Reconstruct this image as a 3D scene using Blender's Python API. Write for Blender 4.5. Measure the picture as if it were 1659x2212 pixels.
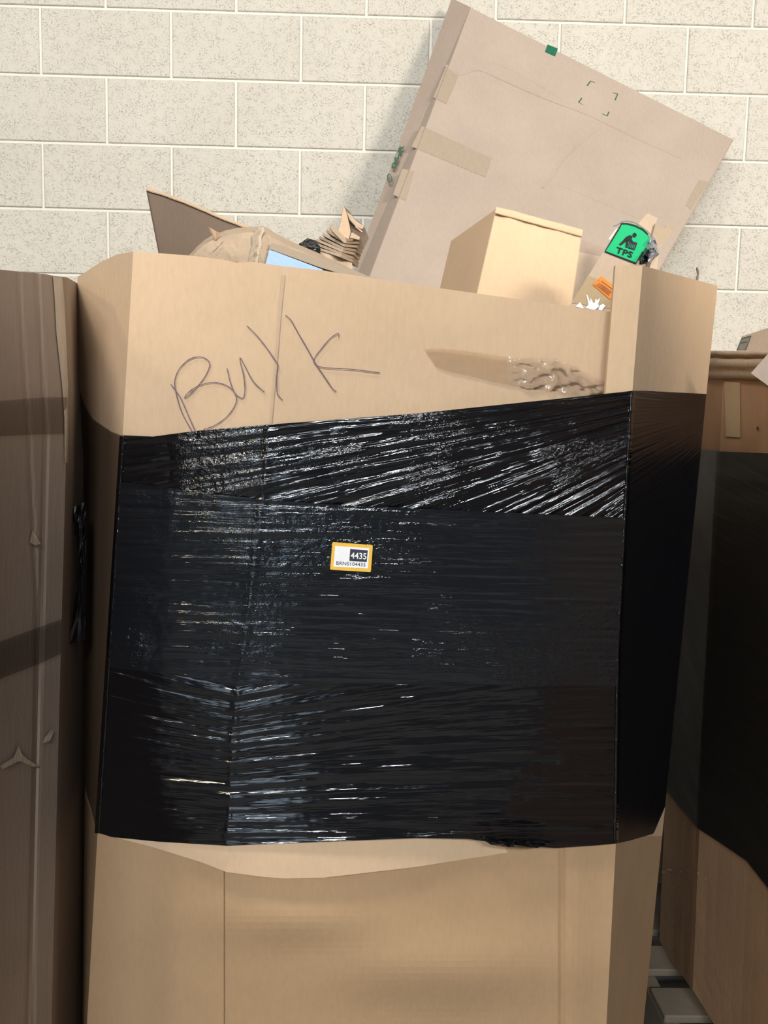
import bpy, bmesh, math, random
import numpy as np
from mathutils import Vector, Matrix, noise

random.seed(7)
for o in list(bpy.data.objects):
    bpy.data.objects.remove(o, do_unlink=True)
SC = bpy.context.scene
COL = SC.collection

# ------------------------------------------------------------------ camera
W, H, F = 1659.0, 2212.0, 1661.0
YAW, PITCH, ROLL = math.radians(0.97), math.radians(5.31), math.radians(1.22)
CAMZ = 1.5238
fwd = Vector((math.sin(YAW) * math.cos(PITCH), math.cos(YAW) * math.cos(PITCH), -math.sin(PITCH)))
rt0 = Vector((math.cos(YAW), -math.sin(YAW), 0))
up0 = rt0.cross(fwd)
RT = math.cos(ROLL) * rt0 + math.sin(ROLL) * up0
UP = -math.sin(ROLL) * rt0 + math.cos(ROLL) * up0
CAM = Vector((0, 0, CAMZ))
cd = bpy.data.cameras.new('camera')
cd.sensor_fit = 'VERTICAL'; cd.sensor_height = 36.0; cd.sensor_width = 27.0
cd.lens = F / H * 36.0
cd.clip_start = 0.02
co = bpy.data.objects.new('camera', cd)
m = Matrix((RT, UP, -fwd)).transposed().to_4x4(); m.translation = CAM
co.matrix_world = m
COL.objects.link(co); SC.camera = co

# ------------------------------------------------------------------ world, lamps, exposure
SC.view_settings.view_transform = 'Standard'
SC.view_settings.look = 'None'
SC.view_settings.gamma = 1.0
SC.view_settings.exposure = 0.0
SC.view_settings.use_curve_mapping = False
wd = bpy.data.worlds.new('warehouse_ambient'); SC.world = wd; wd.use_nodes = True
wd.node_tree.nodes['Background'].inputs[0].default_value = (0.86, 0.93, 1.0, 1)
wd.node_tree.nodes['Background'].inputs[1].default_value = 0.13

def area(name, loc, target, sx, sy, power, col):
    l = bpy.data.lights.new(name, 'AREA'); l.shape = 'RECTANGLE'; l.size = sx; l.size_y = sy
    l.energy = power; l.color = col
    o = bpy.data.objects.new(name, l); COL.objects.link(o)
    o.location = loc
    o.rotation_euler = (Vector(target) - Vector(loc)).to_track_quat('-Z', 'Y').to_euler()
    return o
area('aisle_lamp_right', (2.6, -1.0, 3.1), (0.2, 1.6, 1.6), 0.9, 0.7, 145, (1.0, 0.91, 0.79))
area('ceiling_lamp_a', (-1.35, -4.6, 4.15), (-0.2, 1.3, 1.2), 1.5, 0.2, 125, (0.90, 0.95, 1.0))
area('ceiling_lamp_b', (0.25, -4.3, 4.15), (0, 1.3, 1.2), 1.2, 0.2, 165, (0.92, 0.96, 1.0))
area('ceiling_lamp_c', (-2.5, -3.6, 3.0), (-0.2, 1.3, 1.0), 0.3, 0.3, 35, (1.0, 0.86, 0.62))
area('ceiling_lamp_d', (-1.3, -0.7, 4.6), (-0.2, 2.0, 1.6), 0.8, 0.8, 75, (1.0, 0.94, 0.84))
area('ceiling_lamp_e', (2.2, -4.0, 4.0), (0.3, 1.3, 1.2), 0.3, 0.3, 15, (0.88, 0.94, 1.0))
area('dock_door_daylight', (-1.8, -8.0, 1.8), (-0.2, 1.3, 1.5), 2.6, 2.6, 85, (0.66, 0.83, 1.0))

# ------------------------------------------------------------------ helpers
def ray(px, py):
    return RT * ((px - W / 2) / F) + UP * (-(py - H / 2) / F) + fwd
def P(px, py, Y):
    d = ray(px, py); return CAM + d * (Y / d.y)

class Plane:
    def __init__(s, a, b, c):
        s.o = P(*a); n = (P(*b) - s.o).cross(P(*c) - s.o).normalized()
        if n.dot(s.o - CAM) > 0: n = -n
        s.n = n
    def at(s, px, py, off=0.0):
        d = ray(px, py); t = (s.o + s.n * off - CAM).dot(s.n) / d.dot(s.n)
        return CAM + d * t

def link(name, me, mat, parent=None):
    o = bpy.data.objects.new(name, me); COL.objects.link(o)
    if mat is not None and not me.materials: me.materials.append(mat)
    if parent is not None:
        o.parent = parent
        o.matrix_parent_inverse = parent.matrix_world.inverted() if parent.type != 'EMPTY' else Matrix.Translation(-Vector(parent.location))
    return o
def mesh(name, vs, fs, mat, parent=None, smooth=False, uvs=None):
    me = bpy.data.meshes.new(name)
    me.from_pydata([tuple(v) for v in vs], [], fs)
    if uvs is not None:
        ul = me.uv_layers.new(name='UVMap')
        for l in me.loops: ul.data[l.index].uv = uvs[l.vertex_index]
    me.validate(); me.update()
    if smooth:
        for p in me.polygons: p.use_smooth = True
    return link(name, me, mat, parent)
def thing(name, loc, label, cat, group=None):
    o = bpy.data.objects.new(name, None); COL.objects.link(o); o.location = loc
    o.empty_display_size = 0.05
    tag(o, label, cat, group); return o
def tag(o, label, cat, group=None):
    o['label'] = label; o['category'] = cat
    if group: o['group'] = group
    return o
def grid(name, rows, mat, parent=None, thick=None, smooth=True, uvs=None, back=1.0):
    nr, nc = len(rows), len(rows[0]); vs = [v for r in rows for v in r]
    fs = [(i*nc+j, (i+1)*nc+j, (i+1)*nc+j+1, i*nc+j+1) for i in range(nr-1) for j in range(nc-1)]
    o = mesh(name, vs, fs, mat, parent, smooth, [u for r in uvs for u in r] if uvs else None)
    if thick:
        md = o.modifiers.new('thickness', 'SOLIDIFY'); md.thickness = thick; md.offset = -back
    return o
def slab(name, plane, poly, thick, mat, parent=None, off=0.0, bevel=0.0):
    """a flat sheet: the outline on a plane, with real thickness behind it"""
    n = len(poly)
    f = [plane.at(x, y, off) for x, y in poly]; b = [v - plane.n * thick for v in f]
    fs = [tuple(range(n)), tuple(range(2*n-1, n-1, -1))] + [(i, i+n, (i+1) % n + n, (i+1) % n) for i in range(n)]
    o = mesh(name, f + b, fs, mat, parent)
    bm = bmesh.new(); bm.from_mesh(o.data); bmesh.ops.recalc_face_normals(bm, faces=bm.faces); bm.to_mesh(o.data); bm.free()
    if bevel:
        md = o.modifiers.new('bevel', 'BEVEL'); md.width = bevel; md.segments = 2
    return o
def interp(x, pts):
    return float(np.interp(x, [p[0] for p in pts], [p[1] for p in pts]))
def lerp(a, b, t): return a + (b - a) * t
def catmull(pts, n=8):
    out = []; p = [pts[0]] + list(pts) + [pts[-1]]
    for i in range(1, len(p) - 2):
        p0, p1, p2, p3 = [np.array(q, float) for q in p[i-1:i+3]]
        for k in range(n):
            t = k / n
            out.append(0.5*((2*p1)+(-p0+p2)*t+(2*p0-5*p1+4*p2-p3)*t*t+(-p0+3*p1-3*p2+p3)*t**3))
    out.append(np.array(pts[-1], float)); return out
def N(x, y, z=0.0): return noise.noise(Vector((x, y, z)))

# ------------------------------------------------------------------ materials
def new_mat(name):
    mt = bpy.data.materials.new(name); mt.use_nodes = True
    nt = mt.node_tree; return mt, nt, nt.nodes['Principled BSDF']
def nd(nt, typ, **kw):
    n = nt.nodes.new(typ)
    for k, v in kw.items(): setattr(n, k, v)
    return n
def mix_col(nt, fac, a, b):
    n = nd(nt, 'ShaderNodeMix', data_type='RGBA')
    if isinstance(fac, float): n.inputs[0].default_value = fac
    else: nt.links.new(fac, n.inputs[0])
    for sock, v in ((n.inputs[6], a), (n.inputs[7], b)):
        if isinstance(v, tuple): sock.default_value = (*v, 1)
        else: nt.links.new(v, sock)
    return n.outputs[2]
def tex_noise(nt, vec, scale, detail=3.0, rough=0.5, mapscale=None):
    if mapscale:
        mp = nd(nt, 'ShaderNodeMapping'); mp.inputs['Scale'].default_value = mapscale
        nt.links.new(vec, mp.inputs['Vector']); vec = mp.outputs[0]
    n = nd(nt, 'ShaderNodeTexNoise'); n.inputs['Scale'].default_value = scale
    n.inputs['Detail'].default_value = detail; n.inputs['Roughness'].default_value = rough
    nt.links.new(vec, n.inputs['Vector']); return n.outputs['Fac']
def ramp(nt, fac, lo, hi):
    r = nd(nt, 'ShaderNodeMapRange'); r.inputs[1].default_value = lo; r.inputs[2].default_value = hi
    nt.links.new(fac, r.inputs[0]); return r.outputs[0]
def plain(name, c, rough=0.6, spec=0.4):
    mt, nt, b = new_mat(name)
    g = nd(nt, 'ShaderNodeNewGeometry')
    f = ramp(nt, tex_noise(nt, g.outputs['Position'], 90), 0.3, 0.7)
    nt.links.new(mix_col(nt, f, tuple(x*0.93 for x in c), c), b.inputs['Base Color'])
    b.inputs['Roughness'].default_value = rough; b.inputs['Specular IOR Level'].default_value = spec
    return mt
def card(name, c, rough=0.78, flute=(1, 1, 0), stain=0.12, bump=0.12):
    mt, nt, b = new_mat(name)
    g = nd(nt, 'ShaderNodeNewGeometry'); pos = g.outputs['Position']
    big = ramp(nt, tex_noise(nt, pos, 5.5, 4, 0.55), 0.32, 0.72)
    fine = ramp(nt, tex_noise(nt, pos, 160, 4, 0.6, (1, 1, 0.35)), 0.3, 0.7)
    c1 = mix_col(nt, big, tuple(x*(1-stain) for x in c), tuple(min(1, x*(1+stain*.5)) for x in c))
    c2 = mix_col(nt, fine, tuple(x*0.90 for x in c), tuple(min(1, x*1.06) for x in c))
    nt.links.new(mix_col(nt, 0.42, c1, c2), b.inputs['Base Color'])
    b.inputs['Roughness'].default_value = rough; b.inputs['Specular IOR Level'].default_value = 0.25
    wv = tex_noise(nt, pos, 60, 1, 0.4, (2.2*flute[0] + .05, 2.2*flute[1] + .05, 2.2*flute[2] + .03))
    ad = nd(nt, 'ShaderNodeMath', operation='ADD'); nt.links.new(wv, ad.inputs[0]); nt.links.new(fine, ad.inputs[1])
    bp = nd(nt, 'ShaderNodeBump'); bp.inputs['Strength'].default_value = bump; bp.inputs['Distance'].default_value = 0.002
    nt.links.new(ad.outputs[0], bp.inputs['Height']); nt.links.new(bp.outputs[0], b.inputs['Normal'])
    return mt
def film(name, c=(.006, .006, .008), rough=0.16, along=5.0, across=(130., 420.), strength=(.5, .4), dist=0.004, clear=0.0, crumple=0.0):
    """stretch film: fine creases that run along U of the sheet"""
    mt, nt, b = new_mat(name)
    uv = nd(nt, 'ShaderNodeUVMap'); v = uv.outputs[0]
    b.inputs['Base Color'].default_value = (*c, 1); b.inputs['Roughness'].default_value = rough
    b.inputs['Specular IOR Level'].default_value = 0.5
    h1 = tex_noise(nt, v, 1.0, 2.5, 0.55, (along, across[0], 1))
    h2 = tex_noise(nt, v, 1.0, 2.0, 0.6, (along*2.2, across[1], 1))
    patch = ramp(nt, tex_noise(nt, v, 7.0, 3, 0.6), 0.42, 0.66)
    b1 = nd(nt, 'ShaderNodeBump'); b1.inputs['Strength'].default_value = strength[0]; b1.inputs['Distance'].default_value = dist
    nt.links.new(h1, b1.inputs['Height'])
    mu = nd(nt, 'ShaderNodeMath', operation='MULTIPLY'); nt.links.new(h2, mu.inputs[0]); nt.links.new(patch, mu.inputs[1])
    b2 = nd(nt, 'ShaderNodeBump'); b2.inputs['Strength'].default_value = strength[1]; b2.inputs['Distance'].default_value = dist*.5
    nt.links.new(mu.outputs[0], b2.inputs['Height']); nt.links.new(b1.outputs[0], b2.inputs['Normal'])
    out_n = b2.outputs[0]
    if crumple:
        h3 = tex_noise(nt, v, 1.0, 3.0, 0.6, (45, 90, 1))
        p2 = ramp(nt, tex_noise(nt, v, 4.0, 2, 0.5), 0.5, 0.62)
        m3 = nd(nt, 'ShaderNodeMath', operation='MULTIPLY'); nt.links.new(h3, m3.inputs[0]); nt.links.new(p2, m3.inputs[1])
        b3 = nd(nt, 'ShaderNodeBump'); b3.inputs['Strength'].default_value = crumple; b3.inputs['Distance'].default_value = dist
        nt.links.new(m3.outputs[0], b3.inputs['Height']); nt.links.new(out_n, b3.inputs['Normal']); out_n = b3.outputs[0]
    nt.links.new(out_n, b.inputs['Normal'])
    if clear > 0:
        tr = nd(nt, 'ShaderNodeBsdfTransparent'); tr.inputs[0].default_value = (0.75, 0.72, 0.70, 1)
        mx = nd(nt, 'ShaderNodeMixShader'); mx.inputs[0].default_value = clear
        nt.links.new(b.outputs[0], mx.inputs[1]); nt.links.new(tr.outputs[0], mx.inputs[2])
        nt.links.new(mx.outputs[0], nt.nodes['Material Output'].inputs[0])
    return mt
def tape_mat(name, tint, clear=0.75, rough=0.12, bump=0.3, scale=140):
    mt, nt, b = new_mat(name)
    g = nd(nt, 'ShaderNodeNewGeometry')
    b.inputs['Base Color'].default_value = (*tint, 1); b.inputs['Roughness'].default_value = rough
    bp = nd(nt, 'ShaderNodeBump'); bp.inputs['Strength'].default_value = bump; bp.inputs['Distance'].default_value = 0.003
    nt.links.new(tex_noise(nt, g.outputs['Position'], scale, 2), bp.inputs['Height']); nt.links.new(bp.outputs[0], b.inputs['Normal'])
    tr = nd(nt, 'ShaderNodeBsdfTransparent'); tr.inputs[0].default_value = (*[min(1, t*.15 + .87) for t in tint], 1)
    mx = nd(nt, 'ShaderNodeMixShader'); mx.inputs[0].default_value = clear
    nt.links.new(b.outputs[0], mx.inputs[1]); nt.links.new(tr.outputs[0], mx.inputs[2])
    gs = nd(nt, 'ShaderNodeBsdfGlossy'); gs.inputs['Roughness'].default_value = rough; nt.links.new(bp.outputs[0], gs.inputs['Normal'])
    fr_ = nd(nt, 'ShaderNodeFresnel'); fr_.inputs[0].default_value = 1.5; nt.links.new(bp.outputs[0], fr_.inputs['Normal'])
    m2 = nd(nt, 'ShaderNodeMixShader'); nt.links.new(fr_.outputs[0], m2.inputs[0])
    nt.links.new(mx.outputs[0], m2.inputs[1]); nt.links.new(gs.outputs[0], m2.inputs[2])
    nt.links.new(m2.outputs[0], nt.nodes['Material Output'].inputs[0])
    return mt

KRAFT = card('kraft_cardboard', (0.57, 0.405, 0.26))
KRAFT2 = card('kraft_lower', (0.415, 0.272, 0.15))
KRAFT_PALE = card('kraft_pale', (0.60, 0.425, 0.27))
KRAFT_OLD = card('kraft_old', (0.31, 0.24, 0.19), stain=.2)
KRAFT_RIGHT = card('kraft_reddish', (0.36, 0.222, 0.128), stain=.2)
KRAFT_EDGE = card('kraft_edge', (0.50, 0.36, 0.24))
KRAFT_GREY = card('kraft_greyish', (0.44, 0.335, 0.245))
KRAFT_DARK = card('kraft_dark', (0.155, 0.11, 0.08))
KRAFT_CRUMP = card('kraft_crumpled', (0.38, 0.29, 0.205), stain=.3, bump=.3)
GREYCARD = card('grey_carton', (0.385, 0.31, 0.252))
GREYSIDE_SHADED = card('grey_carton_side_shaded', (0.34, 0.268, 0.215))  # same grey card, darkened so the carton's side faces look shaded
TORN = card('torn_liner', (0.47, 0.385, 0.29), stain=.2, bump=.3)
TAPE_TAN = plain('tan_packing_tape', (0.40, 0.29, 0.17), 0.35, 0.5)
TAPE_GREY = plain('tan_tape_on_grey', (0.345, 0.272, 0.20), 0.35, 0.5)
TAPE_CLEAR = tape_mat('clear_tape', (0.52, 0.38, 0.22), 0.90, 0.08, bump=.15, scale=40)
TAPE_CRUMP = tape_mat('crumpled_clear_tape', (0.55, 0.46, 0.38), 0.90, 0.06, 0.5, 60)
INK = plain('purple_ink', (0.13, 0.085, 0.12), 0.5)
GREEN_INK = plain('green_ink', (0.035, 0.11, 0.07), 0.6)
GREEN_TAPE = plain('dark_green_tape', (0.01, 0.12, 0.065), 0.45)
GREEN = plain('green_label', (0.02, 0.43, 0.17), 0.4)
BLACK = plain('black_print', (0.02, 0.02, 0.022), 0.5)
WHITE = plain('white_paper_and_glare', (0.82, 0.82, 0.82), 0.6)
YELLOW = plain('yellow_label', (0.80, 0.47, 0.06), 0.45)
DARKBOX = plain('dark_grey_print', (0.03, 0.03, 0.045), 0.5)
ORANGE = plain('orange_label', (0.90, 0.25, 0.04), 0.45)
ORANGE_DARK = plain('orange_print', (0.32, 0.10, 0.03), 0.5)
BLUE = plain('pale_blue_label', (0.34, 0.49, 0.80), 0.45)
SILVER, _nt, _b = new_mat('silver_foil'); _b.inputs['Base Color'].default_value = (.55, .55, .58, 1); _b.inputs['Metallic'].default_value = .8; _b.inputs['Roughness'].default_value = .28
BAG = film('black_bag', rough=.25, across=(30, 60))
PAPER = plain('pinkish_flap', (0.72, 0.60, 0.52), 0.7)
GREY_PRINT = plain('grey_print', (0.20, 0.19, 0.16), 0.6)
GREY_PRINT2 = plain('grey_print_dark', (0.09, 0.085, 0.07), 0.6)
WOOD = card('pallet_wood', (0.20, 0.165, 0.12), flute=(0, 1, 1), stain=.3)

FILM_UP = film('film_upper', c=(.004, .004, .005), rough=.09, along=4, across=(55, 190), strength=(.5, .3), dist=.006, crumple=.5)
FILM_MID = film('film_middle', rough=.11, c=(.006, .007, .009), along=6, across=(90, 330), strength=(.3, .42), dist=.004, crumple=.35)
FILM_LOW = film('film_lower', c=(.004, .004, .005), rough=.09, along=4, across=(60, 220), strength=(.55, .35), dist=.005)
FILM_SIDE = film('film_thin_left', c=(.012, .011, .011), rough=.22, along=4, across=(50, 150), strength=(.3, .2), clear=0.58)
FILM_RIGHT = film('film_right', rough=.3, along=5, across=(60, 200), strength=(.35, .25), clear=0.03)
FILM_FAR = film('film_far', c=(.004, .004, .004), rough=.4, along=5, across=(60, 200), strength=(.3, .2))
FILM_TINT = film('film_tint', c=(.03, .027, .024), rough=.3, along=4, across=(60, 200), strength=(.2, .1), clear=0.80)

# ------------------------------------------------------------------ structure: wall, floor
D = 2.541; B = 0.4064; C = 0.2032; X0 = -1.061
bm = bmesh.new()
bmesh.ops.create_cube(bm, size=1, matrix=Matrix.Translation((0.2, D + 0.1045, 1.75)) @ Matrix.Diagonal((6.4, 0.2, 3.5, 1)))
me = bpy.data.meshes.new('wall_back'); bm.to_mesh(me); bm.free()
mt, nt, b = new_mat('painted_mortar')
g = nd(nt, 'ShaderNodeNewGeometry')
nt.links.new(mix_col(nt, tex_noise(nt, g.outputs['Position'], 40, 4), (.60, .565, .48), (.66, .63, .545)), b.inputs['Base Color'])
b.inputs['Roughness'].default_value = .6
wall = link('wall_back', me, mt); wall['kind'] = 'structure'
mt, nt, b = new_mat('painted_concrete_block')
g = nd(nt, 'ShaderNodeNewGeometry'); pos = g.outputs['Position']
oi = nd(nt, 'ShaderNodeObjectInfo')
base = mix_col(nt, ramp(nt, tex_noise(nt, pos, 3.5, 4), .3, .7), (.47, .435, .365), (.53, .495, .425))
base = mix_col(nt, ramp(nt, oi.outputs['Random'], -1.5, 3.5), base, (.54, .505, .44))
sp = ramp(nt, tex_noise(nt, pos, 190, 3.0, .65, (1, 1, 1.1)), .53, .72)
sp2 = ramp(nt, tex_noise(nt, pos, 42, 3, .6), .33, .60)
mm = nd(nt, 'ShaderNodeMath', operation='MULTIPLY'); nt.links.new(sp, mm.inputs[0]); nt.links.new(sp2, mm.inputs[1])
base = mix_col(nt, mm.outputs[0], base, (.34, .315, .255))
nt.links.new(base, b.inputs['Base Color']); b.inputs['Roughness'].default_value = .75
bp = nd(nt, 'ShaderNodeBump'); bp.inputs['Strength'].default_value = .6; bp.inputs['Distance'].default_value = .003; bp.invert = True
nt.links.new(mm.outputs[0], bp.inputs['Height']); nt.links.new(bp.outputs[0], b.inputs['Normal'])
BLOCK = mt
def block_mesh(w):
    bm = bmesh.new()
    bmesh.ops.create_cube(bm, size=1, matrix=Matrix.Diagonal((w - .0085, .03, C - .0085, 1)))
    ed = [e for e in bm.edges if all(v.co.y < 0 for v in e.verts)]
    bmesh.ops.bevel(bm, geom=ed, offset=.0022, segments=1, affect='EDGES')
    me = bpy.data.meshes.new('concrete_block'); bm.to_mesh(me); bm.free(); me.materials.append(BLOCK); return me
BM = block_mesh(B)
for r in range(0, 17):
    off = X0 + (0 if r % 2 else B / 2)
    for k in range(-5, 9):
        x = off + k * B + B / 2
        if abs(x - .2) > 2.75: continue
        o = link('concrete_block', BM, None, wall)
        o.location = (x, D + .015 + random.uniform(-.0006, .0006), r * C + C / 2)
bm = bmesh.new()
bmesh.ops.create_cube(bm, size=1, matrix=Matrix.Translation((0.2, -.2, -.05)) @ Matrix.Diagonal((9, 5.68, .1, 1)))
me = bpy.data.meshes.new('floor'); bm.to_mesh(me); bm.free()
mt, nt, b = new_mat('grey_concrete_floor')
g = nd(nt, 'ShaderNodeNewGeometry')
nt.links.new(mix_col(nt, tex_noise(nt, g.outputs['Position'], 6, 6), (.16, .15, .14), (.27, .26, .24)), b.inputs['Base Color'])
b.inputs['Roughness'].default_value = .55
fl = link('floor', me, mt); fl['kind'] = 'structure'

# ------------------------------------------------------------------ main bulk box
FOLD = [  # (py, px) along each vertical fold, left to right
    [(598, 167), (840, 172), (1000, 180), (1700, 183), (2212, 178)],
    [(542, 288), (940, 265), (1795, 211), (2212, 188)],
    [(590, 607), (917, 582), (1030, 572), (1520, 510), (1827, 490), (2212, 485)],
    [(575, 1388), (845, 1366), (1400, 1336), (1830, 1330), (2212, 1310)],
    [(617, 1550), (850, 1526), (970, 1515), (1740, 1437), (2212, 1390)]]
YF = [1.26, 1.075, 1.06, 1.085, 1.42]         # the outer surface (film, corner panel)
YS = [1.26, 1.075, 1.06, 1.122, 1.43]        # the main sleeve, set back at its right end
def fx(i, py): return interp(py, FOLD[i])
def upx(u, py):
    i = min(int(u), 3); return lerp(fx(i, py), fx(i + 1, py), u - i)
def ux(px, py):
    xs = [fx(i, py) for i in range(5)]
    return float(np.interp(px, xs, range(5)))
def ysurf(u, tab):
    i = min(int(u), 3); return lerp(tab[i], tab[i + 1], u - i)
def onbox(px, py, off=0.0, tab=YS):
    return P(px, py, ysurf(ux(px, py), tab) - off)
def ulist(a, b, n):
    out = []
    for i in range(int(a), int(math.ceil(b))):
        lo, hi = max(a, i), min(b, i + 1)
        out += [lerp(lo, hi, k / n) for k in range(n)]
    return out + [b]
bulk = thing('bulk_box', (0.05, 1.55, 0), 'tall kraft bulk box with Bulk handwritten on it, wrapped in black film', 'box')

def bottom_ext(p): return Vector((p.x, p.y, 0.0))
# back ring in plan, shared by sleeves
BACK_L = [(-.52, 1.72), (-.34, 2.12)]
BACK_R = [(.64, 1.85), (.40, 2.12)]
def bulge(px, py): # the sleeve's lower lip stands out from the lower sleeve
    return .034 * math.exp(-((px - 720) / 330) ** 2) * max(0, min(1, (py - 1500) / 390)) ** 2
def sleeve_top(u):
    if u <= 1: return interp(u, [(0, 598), (.12, 590), (.42, 566), (.7, 550), (1, 543)])
    return interp(upx(u, 590), [(288, 543), (410, 552), (490, 562), (503, 568), (520, 568), (540, 565), (627, 577), (689, 583), (880, 612), (1027, 633), (1224, 660), (1326, 673.6), (1390, 682)])
def sleeve_bot(u):
    px = upx(u, 1840)
    return interp(px, [(170, 1690), (211, 1800), (330, 1830), (440, 1864), (490, 1884), (600, 1898), (700, 1896), (900, 1873), (1100, 1841), (1200, 1826), (1340, 1812)])
us = ulist(0, 3, 20); rows = []
NV = 44
for k in range(NV + 1):
    v = k / NV; r = []
    for u in us:
        t, bt = sleeve_top(u), sleeve_bot(u); py = lerp(t, bt, v); px = upx(u, py)
        y = ysurf(u, YS) - bulge(px, py) + .0015 * N(px*.006, py*.004)
        r.append(P(px, py, y))
    a = r[0]
    pre = [Vector((BACK_L[1][0] + .7, 2.12, a.z)), Vector((BACK_L[1][0], 2.12, a.z)), Vector((BACK_L[0][0], 1.72, a.z))]
    rows.append(pre + r)
grid('upper_sleeve', rows, KRAFT, bulk, thick=.006, smooth=False)
# crease line pressed into the front, a raised double score
def ribbon(name, pts, width, mat, parent, off, tab=YS, n=8, wv=False, smooth=True):
    c = catmull(pts, n) if smooth else [np.array(p, float) for p in pts]
    vs = []; fs = []
    for i, p in enumerate(c):
        q = c[min(i + 1, len(c) - 1)] - c[max(i - 1, 0)]; L = np.hypot(*q) or 1
        nrm = np.array([-q[1], q[0]]) / L * width / 2
        if wv: nrm = nrm * (0.75 + .5 * (.5 + N(i * .35, 3.3)))
        for s, o2 in ((-1, 0), (0, .0004), (1, 0)):
            vs.append(onbox(p[0] + nrm[0] * s, p[1] + nrm[1] * s, off + o2, tab))
        if i:
            a = 3 * (i - 1); fs += [(a, a+3, a+4, a+1), (a+1, a+4, a+5, a+2)]
    return mesh(name, vs, fs, mat, parent, True)
ribbon('fold_score', [(613, 594), (604, 680), (596, 780), (588, 870), (583, 925)], 7, KRAFT_EDGE, bulk, .0012)
# corner panel, overlapping the front from the right
def cp_top(u): return interp(u, [(2.88, 572), (3, 574), (3.12, 579), (4, 617)])
cu = [2.925, 2.95, 3] + [3 + k/14 for k in range(1, 15)]; rows = []
for k in range(31):
    v = k / 30; r = []
    for u in cu:
        t = cp_top(u); py = lerp(t, 1806, v)
        px = upx(u, py) + (max(0, (u - 2.925)) * 0)
        y = ysurf(u, YF) + .0012 * N(px*.008, py*.005, 4)
        if 3 <= u < 3.2: y -= .004 * math.sin((u-3)/.2*math.pi)
        r.append(P(px, py, y))
    z = r[-1].z
    rows.append(r + [Vector((BACK_R[0][0], BACK_R[0][1], z)), Vector((BACK_R[1][0], 2.11, z)), Vector((.30, 2.11, z))])
grid('corner_panel', rows, KRAFT_PALE, bulk, thick=.007, smooth=False)

# lower sleeve, standing inside the upper one
YL = [1.275, 1.09, 1.078, 1.105, 1.43]
def ylow(px, py):
    u = ux(px, py); y = ysurf(u, YL)
    y -= .022 * math.exp(-((px - 930) / 280) ** 2 - ((py - 2090) / 75) ** 2)
    y -= .024 * math.exp(-((px - 640) / 170) ** 2 - ((py - 1985) / 60) ** 2)
    y -= .006 * math.exp(-((px - 1240) / 40) ** 2)
    if px < 484: y -= .0035
    y += .004 * math.exp(-((px - 1213) / 5) ** 2)
    return y
xs0 = [0, .25, .5, .75, 1] ; rows = []
for k in range(41):
    py = lerp(1690, 2240, k / 40)
    pxs = [upx(u, py) for u in (0, .3, .6, .85, 1)] + list(np.linspace(fx(1, py) + 6, 480, 14)) + [483.5, 484.5] \
        + list(np.linspace(500, 1195, 40)) + [1205, 1210, 1213, 1216, 1222] + list(np.linspace(1235, fx(3, py) - 8, 7)) \
        + [fx(3, py), fx(3, py) + 6] + [upx(u, py) for u in (3.2, 3.4, 3.6, 3.8, 4)]
    r = [P(x, py, ylow(x, py)) for x in pxs]
    rows.append([Vector((-.30, 2.08, r[0].z)), Vector((-.50, 1.80, r[0].z))] + r + [Vector((.60, 1.82, r[-1].z)), Vector((.36, 2.08, r[-1].z))])
last = rows[-1]
rows.append([Vector((p.x, p.y, .36)) for p in last]); rows.append([Vector((p.x, p.y, .006)) for p in last])
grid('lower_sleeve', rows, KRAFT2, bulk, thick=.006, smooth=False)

# handwriting
def zz(l): return [(280 + x / 2.765, 640 + y / 2.765) for x, y in l]
HAND = [[(245,525),(300,600),(345,700),(390,802)],
 [(372,805),(310,690),(275,570),(270,500),(300,430),(360,375),(420,362),(465,380),(478,415),(450,480),(400,545),(350,595),(328,607),(350,575),(410,535),(490,515),(560,525),(615,560),(638,610),(625,660),(580,720),(510,770),(440,795)],
 [(582,430),(600,510),(630,580),(675,608),(688,560),(680,470),(662,400),(662,368),(690,420),(740,510),(805,572)],
 [(700,175),(760,235),(820,310),(880,400),(886,425),(878,480),(880,570),(890,595),(914,620)],
 [(930,112),(965,145),(1010,225),(1060,310),(1110,400),(1170,490),(1215,555),(1235,568)],
 [(1248,245),(1246,222),(1200,250),(1140,320),(1105,370),(1105,400),(1140,422),(1220,430),(1330,436),(1440,450),(1495,457)]]
ink = None
for s in HAND:
    o = ribbon('handwriting_stroke', zz(s), 1.9, INK, bulk, .0032, wv=True)
# clear tape on the front panel
top = [(915,752),(960,752),(1010,757),(1060,765),(1110,772),(1160,772),(1200,774),(1240,790),(1280,812),(1308,822)]
bot = [(942,792),(975,803),(1010,809),(1060,822),(1110,832),(1160,838),(1200,842),(1240,856),(1275,858),(1308,846)]
rows = []
for k in range(13):
    v = k / 12; r = []
    for j in range(61):
        t = j / 60 * 9; i = min(int(t), 8)
        a = [lerp(top[i][q], top[i+1][q], t-i) for q in (0, 1)]; c = [lerp(bot[i][q], bot[i+1][q], t-i) for q in (0, 1)]
        x, y = lerp(a[0], c[0], v), lerp(a[1], c[1], v)
        amp = .0010 + .010 * max(0, min(1, (x - 1090) / 60))
        r.append(onbox(x, y, .003 + amp * max(0, .6 - 2.2 * abs(N(x*.022, y*.045, 2))) + amp*.35*abs(N(x*.08, y*.1, 5))))
    rows.append(r)
grid('clear_tape', [r[:26] for r in rows], TAPE_CLEAR, bulk)
o = grid('crumpled_tape_end', [r[25:] for r in rows], TAPE_CRUMP, bulk); o['label'] = 'crumpled loose end of the clear tape'

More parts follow.
